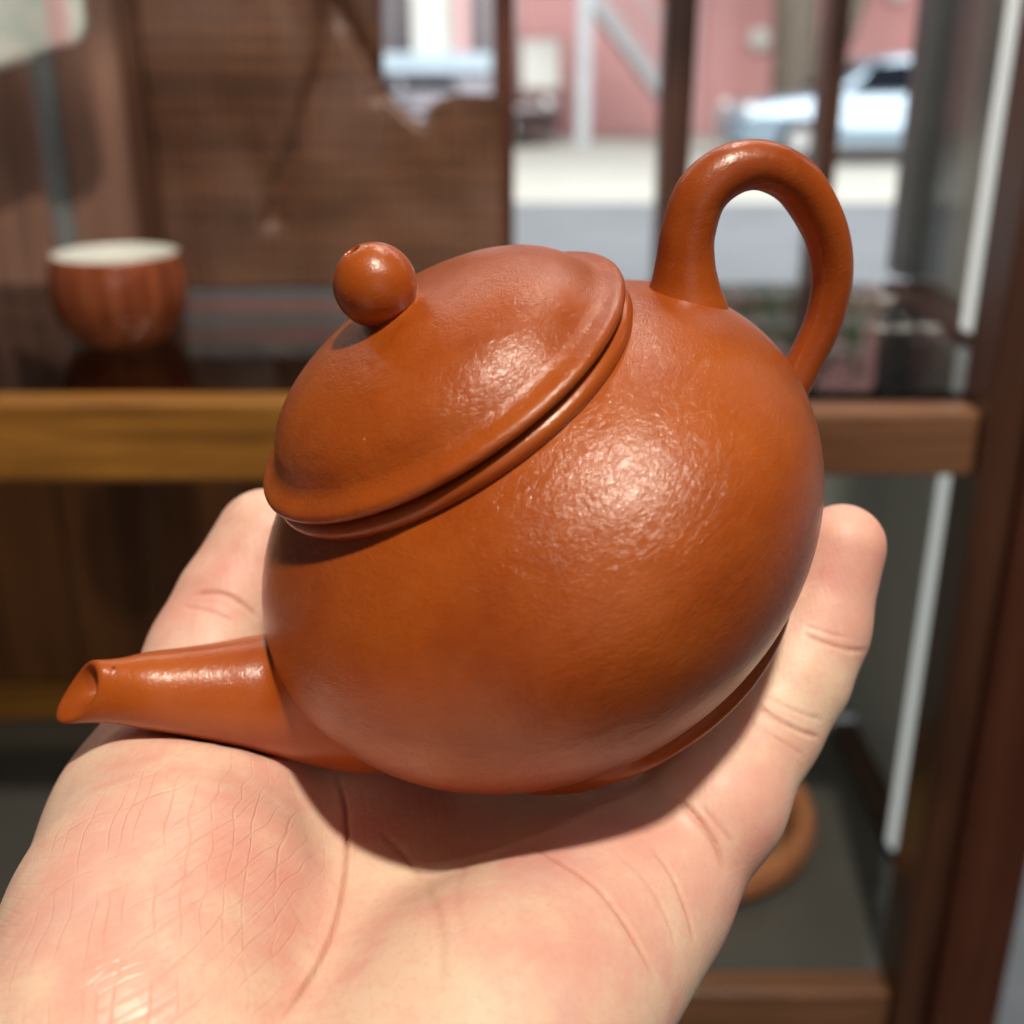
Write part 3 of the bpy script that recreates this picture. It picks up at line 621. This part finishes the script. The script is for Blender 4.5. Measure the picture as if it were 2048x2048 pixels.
def leaf_cluster(name, n, cen, rad, size, m, parent, seed):
    r_ = random.Random(seed); bm = bmesh.new()
    for _ in range(n):
        p = Vector((r_.gauss(0, .5), r_.gauss(0, .5), r_.gauss(0, .5))); p = Vector((p.x*rad[0], p.y*rad[1], p.z*rad[2]))+Vector(cen)
        q = Matrix.Rotation(r_.uniform(0, 6.3), 3, 'Z') @ Matrix.Rotation(r_.uniform(-1.2, 1.2), 3, 'X'); s = size*r_.uniform(.6, 1.3)
        bm.faces.new([bm.verts.new(p+q @ Vector(c)*s) for c in ((0, -1, 0), (.45, 0, .1), (0, 1, 0), (-.45, 0, .1))])
    o = bm_obj(name, bm, m, parent); o['kind'] = 'stuff'; return o
leaf_cluster('crown', 1500, (0.2, 0, 5.4), (2.4, 2.0, 1.3), 0.16, LEAF, tree, 3)
plant = empty('potted_plant', (3.55, 18.9, 0.02)); tag(plant, 'small green potted plant by the front of the silver car', 'plant')
lathe('pot', [(0, 0), (0.16, 0), (0.21, 0.3), (0.22, 0.32), (0.19, 0.32), (0.17, 0.28), (0, 0.28)], TC, plant, 24)
leaf_cluster('foliage', 160, (0, 0, 0.55), (0.35, 0.35, 0.3), 0.10, plain('plant_green', (0.09, 0.22, 0.10), 0.5, 0.3, 9), plant, 5)
# cars
def car(name, loc, rot, L, Wd, Ht, paint, label, flip=1):
    root = empty(name, loc); root.rotation_euler = (0, 0, rot); tag(root, label, 'car')
    def loft(nm, prof, halfw, m, par, inset=0.9):
        n = len(prof); P = catmull(prof+[prof[0]], 3)[:-1]; cx = P.mean(0); rr_ = []
        for f, s in ((-1, .0), (-1, .86), (-.97, .95), (-.86, 1), (.86, 1), (.97, .95), (1, .86), (1, .0)):
            s2 = s if s else .02
            rr_.append([(cx[0]+(x-cx[0])*(s2 if s else .02), f*halfw*(1-(0.10*max(0, (z-cx[1]))/max(1e-6, P[:, 1].max()-cx[1]))), cx[1]+(z-cx[1])*s2) for x, z in P])
        return rings(nm, rr_, m, par)
    h = Ht
    body_ = loft('body', [(-L*.5, h*.30), (-L*.495, h*.45), (-L*.46, h*.555), (-L*.38, h*.60), (-L*.20, h*.645), (0, h*.66), (L*.30, h*.67), (L*.46, h*.66), (L*.495, h*.55), (L*.5, h*.32), (L*.46, h*.17), (0, h*.15), (-L*.46, h*.17)], Wd/2, paint, root)
    cabin = loft('cabin', [(-L*.24, h*.62), (-L*.10, h*.90), (-L*.02, h*.985), (L*.14, h), (L*.27, h*.97), (L*.36, h*.86), (L*.43, h*.63), (L*.1, h*.58)], Wd*.44, paint, root)
    gm = plain('car_glass', (0.02, 0.028, 0.045), 0.06, 0.05)
    for s in (-1, 1):
        for x0, x1 in ((-.155, .055), (.075, .30)):
            bm = bmesh.new(); ins = .06 if x0 < 0 else 0; out = .0 if x0 < 0 else .05
            pts = [(L*x0, h*.665), (L*(x0+ins), h*.91), (L*(x1-out), h*.93), (L*x1, h*.675)]
            vs = [bm.verts.new((x, s*(Wd*.44-0.08*(z-h*.66)+.045), z)) for x, z in pts]; f_ = bm.faces.new(vs); bmesh.ops.solidify(bm, geom=[f_], thickness=0.012*s)
            bm_obj('side_window', bm, gm, root)
        lt = bm_obj('headlight', (lambda b: (bmesh.ops.create_uvsphere(b, u_segments=16, v_segments=10, radius=0.13), b)[1])(bmesh.new()), plain('lamp_glass', (0.85, 0.88, 0.9), 0.05, 0.02), root, True, (-L*.462, s*Wd*.40, h*.50)); lt.scale = (0.8, 1.1, 0.7)
        for x in (-L*.31, L*.30):
            wh = empty('wheel', (x, s*(Wd/2-.06), .32)); wh.parent = root; wh.rotation_euler = (math.pi/2, 0, 0)
            lathe('tyre', catmull([(0.20, -.10), (0.29, -.10), (0.32, -.06), (0.325, .06), (0.29, .10), (0.20, .10)], 3), plain('rubber', (0.02, 0.02, 0.022), 0.8), wh, 32)
            lathe('rim', [(0, -.085), (0.07, -.09), (0.20, -.075), (0.205, .075), (0.07, .09), (0, .085)], plain('alloy', (0.45, 0.46, 0.47), 0.3), wh, 32)
        box('door_handle', L*.03, L*.075, s*Wd*.5-.02, s*Wd*.5+.02, h*.575, h*.60, paint, root, .005)
    bm = bmesh.new(); vs = [bm.verts.new(p) for p in ((-L*.222, -Wd*.38, h*.67), (-L*.222, Wd*.38, h*.67), (-L*.115, Wd*.36, h*.90), (-L*.115, -Wd*.36, h*.90))]; f_ = bm.faces.new(vs); bmesh.ops.solidify(bm, geom=[f_], thickness=-0.03)
    bm_obj('windscreen', bm, gm, root)
    return root
def paintm(name, c):
    t = NT(name); t.set(Base_Color=c, Metallic=0.3, Roughness=0.3, Coat_Weight=1.0, Coat_Roughness=0.05); return t.m
car('silver_car', (5.35, 17.9, 0.02), 0.06, 4.5, 1.78, 1.47, paintm('silver_blue_paint', (0.30, 0.40, 0.50)), 'silver blue parked car with dark windows in front of the pink building')
car('dark_car', (-1.55, 21.2, 0.02), math.pi, 4.6, 1.75, 1.35, paintm('maroon_paint', (0.05, 0.022, 0.026)), 'dark maroon parked car left of the stair column')
